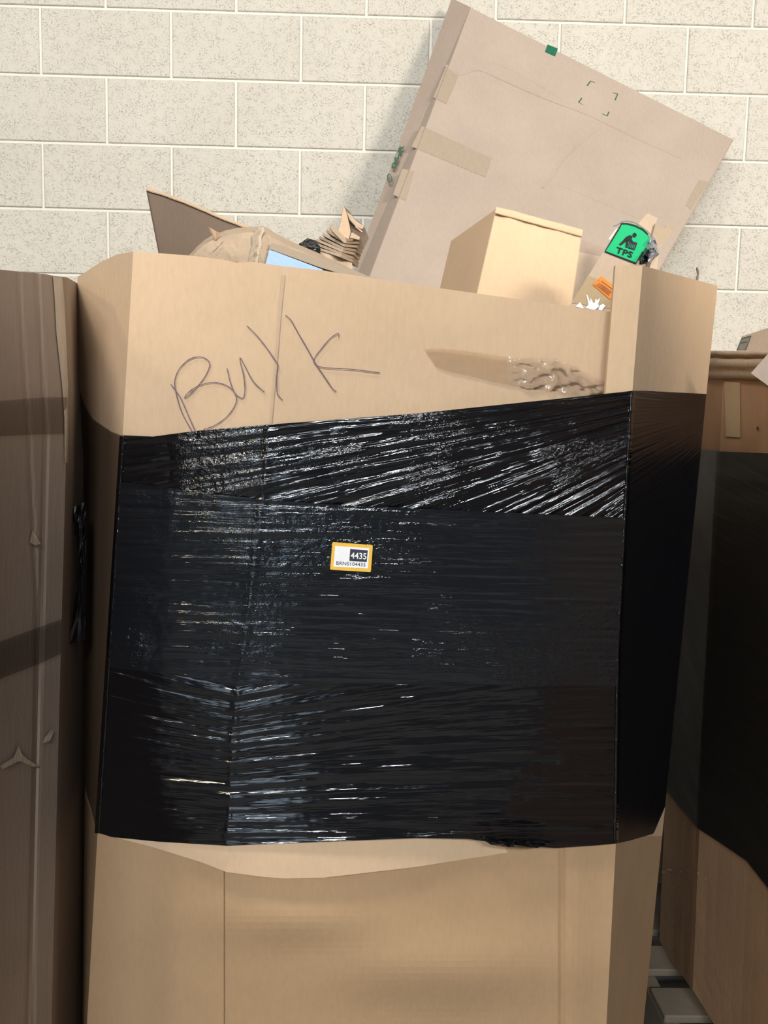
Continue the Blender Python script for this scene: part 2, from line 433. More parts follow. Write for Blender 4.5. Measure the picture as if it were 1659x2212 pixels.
# stretch film
FT = [(172,842),(185,880),(200,905),(240,932),(262,940),(330,943),(420,931),(582,917),(900,893),(1200,862),(1340,847),(1366,844),(1390,844),(1526,851)]
FB = [(183,1700),(197,1750),(210,1798),(240,1808),(340,1818),(490,1827),(600,1822),(900,1810),(1010,1812),(1080,1822),(1200,1832),(1290,1826),(1332,1822),(1360,1816),(1412,1801),(1436,1742)]
MT = [(255,1040),(400,1058),(570,1080),(760,1092),(1000,1103),(1340,1118)]
MB = [(220,1440),(400,1462),(515,1478),(900,1480),(1340,1482)]
def fan(px, py):
    a = math.atan2(py - 806, 1760 - px); r = math.hypot(px - 1760, py - 806)
    return (r / 1000, a * 1.15)
def horiz(px, py): return (px / 1000, (py - .022 * px) / 1000)
def veeuv(px, py):
    xc = fx(2, py); d = px - xc; k = max(0, 1 - (py - 1480) / 300)
    if d > 0: t = py + (.24 * k) * 420 * (1 - math.exp(-d / 420))
    else: t = py + .16 * k * -d - .04 * d
    return (px / 1000, t / 1000)
def band(name, topf, botf, u0, u1, nu, nv, mat, uvf, off, amp, freq, tab=YF, seed=0):
    us = ulist(u0, u1, nu); rows = []; uv = []
    for k in range(nv + 1):
        v = k / nv; r = []; q = []
        for u in us:
            xm = upx(u, lerp(topf(upx(u, 1000)), botf(upx(u, 1700)), v))
            t = topf(upx(u, topf(upx(u, 1000)))); b_ = botf(upx(u, botf(upx(u, 1800))))
            py = lerp(t, b_, v); px = upx(u, py)
            s, tt = uvf(px, py)
            w = amp * (N(s * 3, tt * freq, seed) + .5 * N(s * 6, tt * freq * 2.3, seed + 3))
            dc = px - fx(2, py)
            ridge = (.0005 + .0006 * N(py*.05, px*.1, 8)) * math.exp(-(dc / 9) ** 2)
            dr = px - fx(3, py)
            r.append(P(px, py, ysurf(u, tab) - off - w - ridge - bulge(px, py) - .0008))
            q.append((s, tt))
        rows.append(r); uv.append(q)
    return grid(name, rows, mat, bulk, uvs=uv)
f_ = lambda pts: (lambda x: interp(x, pts))
band('film_band', f_(FT), lambda x: interp(x, MT) + 14, 1, 3, 150, 130, FILM_UP, fan, .006, .0022, 60)['label'] = 'upper black film stretched in a slanting fan'
band('film_band', f_(MT), f_(MB), 1, 3, 150, 120, FILM_MID, horiz, .0085, .0011, 70, seed=9)['label'] = 'smooth middle band of black film'
band('film_band', lambda x: interp(x, MB) - 14, f_(FB), 1, 3, 150, 130, FILM_LOW, veeuv, .006, .0018, 60, seed=4)['label'] = 'lower black film with loose bottom edge'
def bead(fold, y0, y1, mat, seed):
    rows = []; uv = []
    for k in range(181):
        py = lerp(y0, y1, k / 180); xc = fx(fold, py); r = []; q = []
        for j in range(9):
            a = -1 + j / 4; x = xc + a * 6.5
            hh = .0066 + .0030 * math.sqrt(max(0, 1 - a * a)) + .0016 * N(py * .11, a * .8, seed) * (1 - a * a)
            r.append(onbox(x, py, hh if abs(a) < 1 else .0052, YF)); q.append((a * .01, py / 1000))
        rows.append(r); uv.append(q)
    return grid('film_corner', rows, mat, bulk, uvs=uv)
bead(1, 942, 1800, FILM_LOW, 3); bead(3, 848, 1818, FILM_LOW, 6)
def sidefan(px, py): return (math.hypot(px - 300, py - 1050) / 1000, math.atan2(py - 1050, 300 - px) * .15)
band('side_film', f_(FT), f_(FB), 0, 1, 30, 90, FILM_SIDE, sidefan, .006, .003, 40, seed=12)['label'] = 'thin see-through film on the left side'
band('side_film', f_(FT), f_(FB), 3, 4, 40, 90, FILM_RIGHT, lambda x, y: (math.hypot(x - 1540, y - 940) / 1000, math.atan2(y - 880, 1600 - x) * .5), .005, .0015, 40, seed=15)['label'] = 'dull film on the right side'

# ------------------------------------------------------------------ number label on the film
def text(name, s, org, ux_, uy_, pl, off, mat, parent, bold=0.0, fit=None):
    cu = bpy.data.curves.new('t', 'FONT'); cu.body = s; cu.size = 1.0; cu.offset = bold; cu.resolution_u = 3
    ob = bpy.data.objects.new('t', cu); COL.objects.link(ob)
    me = bpy.data.meshes.new_from_object(ob); bpy.data.objects.remove(ob, do_unlink=True)
    xs = [v.co.x for v in me.vertices]; ys = [v.co.y for v in me.vertices]
    x0, x1, y0, y1 = min(xs), max(xs), min(ys), max(ys)
    for v in me.vertices:   # normalised to the unit square, then laid out along the two edge vectors
        a, c = (v.co.x - x0) / (x1 - x0), (v.co.y - y0) / (y1 - y0)
        v.co = pl.at(org[0] + ux_[0]*a + uy_[0]*c, org[1] + ux_[1]*a + uy_[1]*c, off)
    me.name = name
    return link(name, me, mat, parent)
def rrect(c, r, n=4):
    out = []; k = len(c)
    for i in range(k):
        p, q, s = np.array(c[i], float), np.array(c[i-1], float), np.array(c[(i+1) % k], float)
        d1 = (q - p) / np.hypot(*(q - p)) * r; d2 = (s - p) / np.hypot(*(s - p)) * r
        for j in range(n + 1):
            t = j / n; out.append(tuple((1-t)**2 * (p + d1) + 2*t*(1-t) * p + t*t * (p + d2)))
    return out
def lab_plane(tab, off, a, b, c):
    f = lambda q: (q[0], q[1], ysurf(ux(*q), tab) - off)
    return Plane(f(a), f(b), f(c))
LP = lab_plane(YF, .0125, (718, 1172), (805, 1178), (714, 1232))
lab = slab('number_label', LP, rrect([(718, 1171), (805.5, 1177.5), (801, 1236), (713, 1230.5)], 3), .0006, YELLOW, bulk, off=.0)
lab['label'] = 'white number label with yellow border'
lw = slab('label_face', LP, [(724, 1179.3), (798, 1184.5), (794.3, 1228.2), (720.3, 1224)], .0003, WHITE, lab, off=.0003)
slab('number_field', LP, [(756.6, 1186), (794.4, 1188.8), (792.2, 1214), (754.5, 1211.5)], .0003, DARKBOX, lab, off=.0006)
text('number_text', '4435', (757.2, 1206.4), (34, 2.3), (.7, -13.6), LP, .0010, WHITE, lab, bold=.014)
text('serial_text', 'BRN0104435', (726.2, 1219.8), (63, 4.0), (.5, -7.6), LP, .0008, DARKBOX, lab, bold=0)

# ------------------------------------------------------------------ left bulk box
LF = [[(575, -150), (2212, -170)], [(599, 135), (700, 141), (840, 147), (1200, 138), (1450, 131), (1800, 122), (2212, 112)], [(615, 176), (1000, 184), (2212, 192)]]
left = thing('bulk_box', (-.95, 1.6, 0), 'worn grey-brown bulk box at the left edge with torn spots', 'box')
LY = [0.735, 1.045, 1.335]
def lsurf(px, py, off=0):
    xs = [interp(py, f) for f in LF]; u = float(np.interp(px, xs, range(3))); i = min(int(u), 1)
    y = lerp(LY[i], LY[i+1], u - i)
    y += .004 * math.exp(-((px - interp(py, [(600, 80), (930, 100), (1300, 90), (2212, 60)])) / 5) ** 2) + .003 * math.exp(-((px - interp(py, [(600, 40), (930, 62), (1300, 80), (2212, 70)])) / 5) ** 2)
    return P(px, py, y - off)
rows = []
for k in range(41):
    v = k / 40; r = []
    for j in range(60):
        q = j / 59
        px0 = lerp(-150, 172, q)
        t = interp(px0, [(-150, 566), (0, 583), (88, 592), (112, 597), (135, 599), (172, 617)])
        py = lerp(t, 2230, v)
        xs = [interp(py, f) for f in LF]
        px = lerp(xs[0], xs[1], q / .85) if q < .85 else lerp(xs[1], xs[2], (q - .85) / .15)
        r.append(lsurf(px, py))
    z = r[0].z
    rows.append([Vector((-1.35, 1.6, z)), Vector((-1.5, 1.35, z)), Vector((-1.5, .75, z)), Vector((-1.3, .48, z)), Vector((-.68, .48, z))] + r + [Vector((-.57, 1.48, r[-1].z)), Vector((-.75, 1.62, r[-1].z)), Vector((-1.35, 1.61, r[-1].z))])
rows.append([Vector((p.x, p.y, .006)) for p in rows[-1]])
grid('sleeve', rows, KRAFT_OLD, left, thick=.007, smooth=False)
def lpatch(name, tops, bots, off, mat, n=16, m_=6, amp=0., uv=False):
    rows = []; q = []
    for k in range(m_ + 1):
        r = []; qq = []
        for j in range(n + 1):
            t = j / n * (len(tops) - 1); i = min(int(t), len(tops) - 2); f = t - i
            a = [lerp(tops[i][c], tops[i+1][c], f) for c in (0, 1)]; b2 = [lerp(bots[i][c], bots[i+1][c], f) for c in (0, 1)]
            x, y = lerp(a[0], b2[0], k / m_), lerp(a[1], b2[1], k / m_)
            r.append(lsurf(x, y, off + amp * abs(N(x*.2, y*.2)))); qq.append((x / 1000, y / 1000))
        rows.append(r); q.append(qq)
    return grid(name, rows, mat, left, uvs=q)
FILM_TINT2 = film('film_tint_clear', c=(.05, .045, .04), rough=.3, along=4, across=(60, 200), strength=(.2, .1), clear=0.92)
lpatch('film_strip', [(-150, 868), (0, 866), (95, 858), (146, 858)], [(-150, 946), (0, 942), (95, 938), (146, 937)], .004, FILM_TINT2)
lpatch('film_strip', [(-150, 1430), (0, 1386), (80, 1356), (134, 1337)], [(-150, 1530), (0, 1467), (80, 1436), (132, 1412)], .004, FILM_TINT)
o = lpatch('torn_liner_strip', [(114, 597), (118, 640), (122, 720), (134, 830), (139, 900), (140, 1000)], [(134, 600), (139, 650), (143, 740), (147, 830), (147, 900), (147, 1000)], .0035, TORN, 30, 4)
o['label'] = 'paler peeled strip along the corner'
for poly in ([(40, 1612), (46, 1628), (60, 1640), (84, 1656), (70, 1656), (50, 1645), (30, 1645), (5, 1662), (0, 1655), (30, 1636)],
             [(112, 1575), (116, 1580), (108, 1600), (92, 1606), (98, 1592)], [(70, 1145), (80, 1160), (88, 1175), (76, 1178), (64, 1172)]):
    c = np.mean(poly, axis=0); vs = [lsurf(x, y, .004 + .004 * random.random()) for x, y in poly] + [lsurf(c[0], c[1], .006)]
    n = len(poly); mesh('torn_paper_scrap', vs, [(i, (i+1) % n, n) for i in range(n)], TORN, left)

# ------------------------------------------------------------------ right bulk box
right = thing('bulk_box', (1.3, 1.6, .145), 'reddish-brown bulk box at the right edge wrapped in dull black film', 'box')
GF = [[(760, 1512), (1700, 1437), (2050, 1424)], [(760, 1566), (1700, 1515), (2140, 1496)], [(700, 1760), (1700, 1735), (2500, 1690)]]
GY = [2.02, 1.76, 1.36]
def gpx(u, py):
    i = min(int(u), 1); return lerp(interp(py, GF[i]), interp(py, GF[i+1]), u - i)
def gsurf(u, py, off=0.0):
    i = min(int(u), 1); y = lerp(GY[i], GY[i+1], u - i)
    p = P(gpx(u, py), py, y)
    p.x -= off; p.y -= off * .35
    return p
def gtop(u): return interp(u, [(0, 757), (1, 758), (1.5, 760), (2, 755)])
def gbot(u): return interp(u, [(0, 2047), (1, 2138), (2, 2475)])
def clampz(p): return Vector((p.x, p.y, max(p.z, .146)))
gu = [k / 10 for k in range(21)]
rows = []
for k in range(41):
    r = [gsurf(u, lerp(gtop(u), gbot(u), k / 40), .0015 * N(u*5, k*.2)) for u in gu]
    r = [clampz(p) for p in r]
    rows.append([Vector((1.55, 2.4, r[0].z)), Vector((r[0].x + .3, 2.36, r[0].z))] + r + [Vector((.95, 1.10, r[-1].z)), Vector((1.65, 1.08, r[-1].z)), Vector((1.95, 1.4, r[-1].z))])
grid('sleeve', rows, KRAFT_RIGHT, right, thick=.007, smooth=False)
# film on it
def gft(u): return interp(u, [(0, 968), (.6, 972), (1, 975), (1.5, 979), (2, 984)])
def gfb(u): return interp(u, [(0, 1700), (.5, 1745), (1, 1788), (1.5, 1858), (2, 1985)])
rows = []; uvs = []
for k in range(61):
    r = []; q = []
    for j in range(41):
        u = j / 20; py = lerp(gft(u), gfb(u), k / 60)
        r.append(gsurf(u, py, .006 + .002 * N(u*2, k*.6, 7))); q.append((u * .3, k / 60 * .8 - u * .08))
    z0 = r[-1]
    rows.append(r + [Vector((.945, 1.09, z0.z))]); uvs.append(q + [(.8, q[-1][1])])
o = grid('film_wrap', rows, FILM_FAR, right, uvs=uvs)
# rolled-over top edge
prof = [(757, 0), (758, .010), (762, .016), (767, .014), (770, .004), (772, .003), (775, .012), (783, .018), (793, .014), (797, .010), (806, .011), (816, .009), (818.5, .002)]
rows = []
for py, of in prof:
    r = []
    for u in gu:
        w = N(u*6, py*.02, 2)
        r.append(gsurf(u, py + (gtop(u) - 757) + 2.5 * w, of * (1 + .35 * w)))
    rows.append(r)
o = grid('folded_top_edge', rows, KRAFT_CRUMP, right, smooth=True); o['label'] = 'crushed folded-over rim'
def gq(name, pu, mat, off, th=None):
    vs = [gsurf(u, y, off) for u, y in pu]; mesh(name, vs, [tuple(range(len(vs)))], mat, right)
def guv(px, py):
    xs = [gpx(u, py) for u in gu]; return float(np.interp(px, xs, gu))
def gpoly(name, poly, mat, off): gq(name, [(guv(x, y), y) for x, y in poly], mat, off)
gpoly('tape_patch', [(1567, 824), (1601, 826), (1602, 945), (1570, 943)], TAPE_TAN, .003)
gpoly('punched_hole', [(1637, 922), (1641, 922), (1641, 928), (1637, 928)], BLACK, .003)
for x, y, w in ((1427, 1884, 14), (1440, 1879, 16), (1470, 1883, 5), (1486, 1880, 4), (1508, 1886, 5), (1524, 1898, 4), (1476, 1975, 3)):
    gpoly('scuff_mark', [(x, y), (x + w * .4, y - 3), (x + w, y - 1), (x + w * .7, y + 2.5), (x + w * .3, y + 1)], TORN, .003)
# pallet under it
pal = thing('pallet', (1.28, 1.65, 0), 'old wooden pallet under the right bulk box', 'pallet')
def wbox(name, x0, x1, y0, y1, z0, z1, mat, parent):
    bm = bmesh.new(); bmesh.ops.create_cube(bm, size=1, matrix=Matrix.Translation(((x0+x1)/2, (y0+y1)/2, (z0+z1)/2)) @ Matrix.Diagonal((x1-x0, y1-y0, z1-z0, 1)))
    bmesh.ops.bevel(bm, geom=list(bm.edges), offset=.003, segments=1, affect='EDGES')
    me = bpy.data.meshes.new(name); bm.to_mesh(me); bm.free(); return link(name, me, mat, parent)
for i in range(7):
    y = 1.08 + i * .165; wbox('deck_board', .74, 1.86, y, y + .10, .123, .143, WOOD, pal)
for x in (.76, 1.28, 1.80): wbox('stringer', x - .02, x + .02, 1.08, 2.17, .02, .123, WOOD, pal)
for i in range(4):
    y = 1.08 + i * .33; wbox('bottom_board', .74, 1.86, y, y + .10, .001, .02, WOOD, pal)

# ------------------------------------------------------------------ big leaning flat carton
big = thing('flat_carton', (.35, 2.1, 1.2), 'large thin greyish flat carton leaning diagonally above the bulk box', 'carton')
BP = Plane((1019, 18, 2.435), (1585, 302, 2.45), (805, 580, 2.235))
A, Bq = (1017, 17), (1585, 302)
def along(a, b, t): return (lerp(a[0], b[0], t), lerp(a[1], b[1], t))
BLf, BRf = along((1017, 17), (806, 578), 1.3), along((1585, 302), (1428, 578), 1.75)
front = [A, (1590, 300)[0:2] and Bq, BRf, BLf]
slab('front_panel', BP, [A, Bq, BRf, BLf], .004, GREYCARD, big)
# side strip going back to the left, plus rear panel
SB = [P(978, -2, 2.425), P(978 + (770 - 978) * 1.55, -2 + 575 * 1.55, 1.80)]
fa, fb = BP.at(*A), BP.at(*BLf)
d0 = fb - fa; back0 = P(977, -2, 2.488); back1 = back0 + d0 * (1.0)
tgt = P(769, 575, 2.295); dd = (tgt - back0); back1 = back0 + dd * 1.3
mesh('side_panel', [fa, fb, back1, back0], [(0, 1, 2, 3)], GREYSIDE_SHADED, big).modifiers.new('t', 'SOLIDIFY').thickness = .003
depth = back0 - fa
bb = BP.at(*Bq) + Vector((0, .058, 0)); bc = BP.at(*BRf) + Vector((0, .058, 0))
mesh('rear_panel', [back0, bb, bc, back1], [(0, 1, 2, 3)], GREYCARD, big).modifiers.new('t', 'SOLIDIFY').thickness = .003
mesh('top_panel', [fa, BP.at(*Bq), bb, back0], [(0, 1, 2, 3)], GREYSIDE_SHADED, big).modifiers.new('t', 'SOLIDIFY').thickness = .003
mesh('right_panel', [BP.at(*Bq), BP.at(*BRf), bc, bb], [(0, 1, 2, 3)], GREYSIDE_SHADED, big).modifiers.new('t', 'SOLIDIFY').thickness = .003
def bz(l): return [(780 + x / 2.023, y / 2.023) for x, y in l]
def bslab(name, l, mat, off=.0008, th=.0007): return slab(name, BP, bz(l), th, mat, big, off=off)
bslab('tape_strip', [(265, 550), (570, 690), (545, 775), (220, 640)], TAPE_GREY)
bslab('tape_strip', [(372, 290), (430, 320), (372, 455), (315, 425)], TAPE_GREY)
bslab('tape_strip', [(180, 738), (232, 745), (195, 878), (140, 850)], TAPE_GREY)
bslab('tape_strip', [(1478, 785), (1520, 795), (1442, 915), (1418, 895)], TAPE_GREY)
bslab('green_tape', [(815, 194), (860, 212), (848, 246), (804, 226)], GREEN_TAPE, .0012)
for l in ([(988, 375), (1003, 354), (1022, 360)], [(1102, 405), (1122, 410), (1110, 437)], [(965, 428), (951, 447), (972, 458)], [(1084, 488), (1075, 506), (1053, 497)]):
    p = bz(l); vs = []
    for x, y in p: vs += [BP.at(x - 1, y - .8, .001), BP.at(x + 1, y + .8, .001)]
    mesh('corner_mark', vs, [(0, 1, 3, 2), (2, 3, 5, 4)], GREEN_INK, big)
# lettering on the side strip
SP = Plane((1017, 17, 0), (1, 1, 0), (2, 3, 0)) if False else None
class P3(Plane):
    def __init__(s, a, b, c):
        s.o = a; n = (b - a).cross(c - a).normalized(); s.n = n if n.dot(a - CAM) < 0 else -n
SPL = P3(fa, fb, back0)
text('side_lettering', '06-R', (852.8, 366.6), (21.4, -52.5), (-9.5, -3.9), SPL, .005, GREEN_INK, big, bold=.06)
cx, cy = 841.5, 385
ring = []
for k in range(21):
    a = k / 20 * 2 * math.pi
    for rr in (1.0, .74): ring.append(SPL.at(cx + rr * (5.2 * math.cos(a) + 2.6 * math.sin(a)), cy + rr * (-2.2 * math.cos(a) + 9.5 * math.sin(a)), .005))
mesh('round_mark', ring, [(2*k, 2*k+1, 2*k+3, 2*k+2) for k in range(20)], GREEN_INK, big)
text('round_mark_bar', 'S', (839, 390), (3.4, -10), (-4, -2), SPL, .005, GREEN_INK, big, bold=.02)
# crease and dent lines on the front panel
def bline(name, l, w, mat, off=.0002, h=.0022):
    c = catmull(bz(l), 6); vs = []; fs = []
    for i, p in enumerate(c):
        q = c[min(i+1, len(c)-1)] - c[max(i-1, 0)]; L = np.hypot(*q) or 1; nn = np.array([-q[1], q[0]]) / L * w / 2
        ww = .5 + .5 * math.sin(math.pi * min(1, i / (len(c)-1) * 1.0)); jj = 1 + .5 * N(i * .8, w)
        vs += [BP.at(*(p - nn), off), BP.at(*(p), off + h * ww * jj), BP.at(*(p + nn), off)]
        if i: a = 3*(i-1); fs += [(a, a+3, a+4, a+1), (a+1, a+4, a+5, a+2)]
    return mesh(name, vs, fs, mat, big, True)
bline('crease', [(372, 285), (430, 325), (510, 305), (600, 340), (780, 420), (990, 500), (1200, 600), (1400, 690)], 5, GREYCARD)
bline('crease', [(575, 265), (700, 325), (830, 400), (900, 450)], 5, GREYCARD, h=.0007)
bline('dent', [(1020, 572), (965, 615), (920, 660), (880, 700), (840, 760), (795, 820)], 7, GREYCARD, h=.0028)
bline('crease', [(860, 800), (1000, 860), (1210, 950)], 5, GREYCARD, h=.0007)

# ------------------------------------------------------------------ small kraft carton
def prism(front4, back4): # two matching quads
    return front4 + back4, [(0, 1, 2, 3), (7, 6, 5, 4), (0, 4, 5, 1), (1, 5, 6, 2), (2, 6, 7, 3), (3, 7, 4, 0)]
def recalc(o):
    bm = bmesh.new(); bm.from_mesh(o.data); bmesh.ops.recalc_face_normals(bm, faces=bm.faces); bm.to_mesh(o.data); bm.free(); return o
small = thing('carton', (.33, 1.55, 1.5), 'plain square kraft carton with crushed top edge, poking out before the flat carton', 'carton')
SPn = Plane((1072, 449, 1.45), (1258, 500, 1.48), (1030, 634, 1.41))
TL, TR = (1072, 449), (1259, 500); BLs, BRs = along(TL, (1030, 634), 1.6), along(TR, (1235, 668), 1.75)
fr = [SPn.at(*p) for p in (TL, TR, BRs, BLs)]
dv = P(974, 519, 1.77) - fr[0]
dvb = P(950, 612, 1.70) - SPn.at(1030, 632)
bk = [v + dv for v in fr]
o = mesh('body', *prism(fr, bk), KRAFT_PALE, small); recalc(o)
md = o.modifiers.new('b', 'BEVEL'); md.width = .003; md.segments = 2
# crushed flap along the top
rows = []
for k in range(7):
    r = []
    for j in range(25):
        t = j / 24; a = along(TL, TR, t); w = N(t * 7, 1.3)
        hgt = [-3.5, -3, 0, 4, 8, 11, 13][k]; of = [-.006, .001, .004, .0045, .0035, .004 + .002 * w, .0][k]
        r.append(SPn.at(a[0] - hgt * .25, a[1] + hgt + 1.6 * w * (k < 4), of + .002 * w))
    rows.append(r)
grid('crushed_top_flap', rows, KRAFT_PALE, small)

# ------------------------------------------------------------------ carton seen between the small one and the long one
mid = thing('carton', (.5, 1.65, 1.45), 'shaded tan carton wedged between the square carton and the green-labelled one', 'carton')
MP = Plane((1255, 519, 1.72), (1312, 537, 1.74), (1235, 665, 1.66))
slab('body', MP, [(1250, 517), (1345, 547), (1330, 720), (1222, 700)], .06, KRAFT_OLD, mid)
slab('front_flap', MP, [(1248, 543), (1330, 562), (1320, 715), (1222, 700)], .003, KRAFT_GREY, mid, off=.004)

# ------------------------------------------------------------------ long carton with green label
tps = thing('carton', (.42, 1.35, 1.5), 'long narrow carton with green pictogram label and orange barcode sticker', 'carton')
TP = Plane((1345, 480, 1.31), (1412, 520, 1.282), (1240, 665, 1.20))
b4 = [(1344, 479), (1409, 512), (1420, 531), (1375, 605), (1300, 735), (1190, 720), (1240, 645)]
slab('body', TP, b4, .07, KRAFT_GREY, tps)
def tz(l): return [(1180 + x / 5.53, 450 + y / 5.53) for x, y in l]
# green label, bent over the end
gl = slab('green_label', TP, tz([(905, 180), (960, 170), (1060, 195), (1150, 235), (1210, 290), (1235, 340), (1195, 450), (1155, 520), (1070, 655), (700, 515)]), .0006, GREEN, tps, off=.0012)
gl['label'] = 'green label with pictogram and TPS lettering'
def tline(name, l, w, mat, parent, off=.0022, closed=False):
    p = [np.array(q) for q in tz(l)]; vs = []; fs = []
    for i, a in enumerate(p):
        q = p[min(i+1, len(p)-1)] - p[max(i-1, 0)]; L = np.hypot(*q); nn = np.array([-q[1], q[0]]) / L * w / 2
        vs += [TP.at(*(a - nn), off), TP.at(*(a + nn), off)]
        if i: fs.append((2*i-2, 2*i-1, 2*i+1, 2*i))
    return mesh(name, vs, fs, mat, parent)
tline('label_border', [(903, 175), (865, 250), (790, 370), (703, 513), (880, 582), (1072, 655), (1110, 590), (1155, 515)], 2.6, BLACK, gl)
tline('label_border', [(905, 182), (960, 182), (1060, 208), (1150, 252), (1215, 310)], 2.4, BLACK, gl)
text('label_text', 'TPS', tuple(tz([(822, 525)])[0]), (35.5, 12.3), (4.2, -12.5), TP, .0024, BLACK, gl, bold=.02)
# pictogram: head, body, legs, load
c = tz([(1055, 318)])[0]; vs = [TP.at(c[0] + 4.6 * math.cos(a * math.pi / 8), c[1] + 4.6 * math.sin(a * math.pi / 8), .0024) for a in range(16)]
mesh('pictogram_head', vs, [tuple(range(16))], BLACK, gl)
def tpoly(name, l, mat, parent, off=.0024): return mesh(name, [TP.at(x, y, off) for x, y in tz(l)], [tuple(range(len(l)))], mat, parent)
tpoly('pictogram_body', [(1000, 318), (1032, 335), (1020, 372), (1045, 405), (1030, 415), (985, 385), (945, 385), (925, 372), (955, 340)], BLACK, gl)
tpoly('pictogram_leg', [(930, 370), (960, 385), (945, 400), (905, 432), (880, 440), (870, 428), (895, 405)], BLACK, gl)
tpoly('pictogram_leg', [(955, 378), (985, 390), (965, 470), (945, 465)], BLACK, gl)
tpoly('pictogram_load', [(990, 400), (1030, 412), (1048, 400), (1090, 412), (1055, 500), (970, 470)], DARKBOX, gl, .0023)
for k in range(4): tline('pictogram_scratch', [(985 + k * 20, 462 + k*6), (1003 + k * 18, 420 + k * 6)], .9, GREEN, gl, .0027)
# torn film and foil at its end
def crumple(name, outline, pl, h, mat, parent, n=7, seed=0, off=0.0):
    c = np.mean(outline, axis=0); rows = []
    k = len(outline); cl = list(outline) + [outline[0]]
    per = [along(cl[i], cl[i+1], j / 4) for i in range(k) for j in range(4)]
    vs = [pl.at(c[0], c[1], off + h)]; m_ = len(per); fs = []
    for r in range(1, n + 1):
        f = r / n
        for i, p in enumerate(per):
            x, y = lerp(c[0], p[0], f), lerp(c[1], p[1], f)
            hh = h * (1 - f ** 2) + h * .7 * (N(x*.13, y*.13, seed) + .6 * N(x*.35, y*.35, seed + 5))
            vs.append(pl.at(x, y, off + hh))
    for i in range(m_):
        fs.append((0, 1 + i, 1 + (i+1) % m_))
        for r in range(n - 1):
            a = 1 + r * m_; fs.append((a + i, a + m_ + i, a + m_ + (i+1) % m_, a + (i+1) % m_))
    o = mesh(name, vs, fs, mat, parent, uvs=[(v.x, v.z) for v in vs]); o.modifiers.new('t', 'SOLIDIFY').thickness = .0008; return o
crumple('torn_foil', tz([(1235, 350), (1290, 340), (1320, 420), (1345, 545), (1210, 668), (1170, 610), (1190, 500)]), TP, .012, SILVER, tps, seed=3)
crumple('torn_film', tz([(1195, 470), (1240, 440), (1250, 520), (1230, 660), (1160, 640), (1120, 670), (1100, 640), (1155, 540)]), TP, .014, BAG, tps, seed=8)
tline('torn_film_edge', [(800, 215), (850, 200), (905, 160), (970, 152), (1060, 175), (1130, 215), (1210, 275), (1270, 350)], 2.2, SILVER, tps, .004)
tpoly('peeled_corner', [(860, 235), (830, 250), (745, 365), (765, 375)], PAPER, tps, .001)
slab('brown_tape', TP, tz([(500, 800), (960, 1010), (840, 1210), (310, 1130)]), .0006, TAPE_TAN, tps, off=.0008)
osk = slab('orange_sticker', TP, rrect(tz([(655, 808), (850, 955), (760, 1085), (552, 905)]), 2), .0005, ORANGE, tps, off=.0024)
slab('barcode_field', TP, tz([(655, 855), (810, 972), (750, 1040), (590, 915)]), .0004, plain('orange_brown', (.60, .22, .06)), osk, off=.003)
vs = []; fs = []
a0, a1, b0, b1 = (640, 885), (785, 995), (600, 920), (745, 1030)
for k in range(16):
    t, w = k / 16, random.choice([.02, .03, .045])
    q = [along(a0, a1, t), along(a0, a1, t + w), along(b0, b1, t + w), along(b0, b1, t)]
    i = len(vs); vs += [TP.at(*z, .0036) for z in tz(q)]; fs.append((i, i+1, i+2, i+3))
mesh('barcode', vs, fs, ORANGE_DARK, osk)
tline('barcode_line', [(660, 868), (795, 968)], 1.6, ORANGE_DARK, osk, .0036)
tline('sticker_rule', [(640, 850), (575, 905), (755, 1050), (822, 960)], .7, ORANGE_DARK, osk, .0030)
for l in ([(350, 1172), (405, 1122), (450, 1195)], [(470, 1190), (505, 1150), (480, 1030), (495, 1040), (525, 1130), (530, 1070), (560, 1130), (580, 1130), (590, 1080), (610, 1100), (645, 1070), (620, 1140), (630, 1175), (580, 1215)], [(640, 1160), (680, 1138), (706, 1165), (665, 1222), (620, 1210)]):
    tpoly('label_scrap_and_glare', l, WHITE, tps, .0024)  # white label scraps; the spiky piece is tape glare painted white
# torn cardboard behind it
tc = thing('torn_carton', (.58, 1.6, 1.5), 'torn flap of pale brown cardboard sticking up behind the green-labelled carton', 'cardboard')
TC = Plane((1395, 465, 1.60), (1455, 490, 1.62), (1390, 620, 1.52))
slab('torn_sheet', TC, tz([(1100, 180), (1150, 120), (1190, 75), (1225, 60), (1260, 85), (1335, 115), (1315, 165), (1300, 230), (1350, 500), (1300, 900), (1100, 900)]), .004, KRAFT_GREY, tc)
slab('torn_flap', TC, tz([(1305, 180), (1400, 240), (1440, 195), (1535, 238), (1535, 260), (1350, 480), (1250, 640), (1200, 600)]), .004, KRAFT_CRUMP, tc, off=.006)

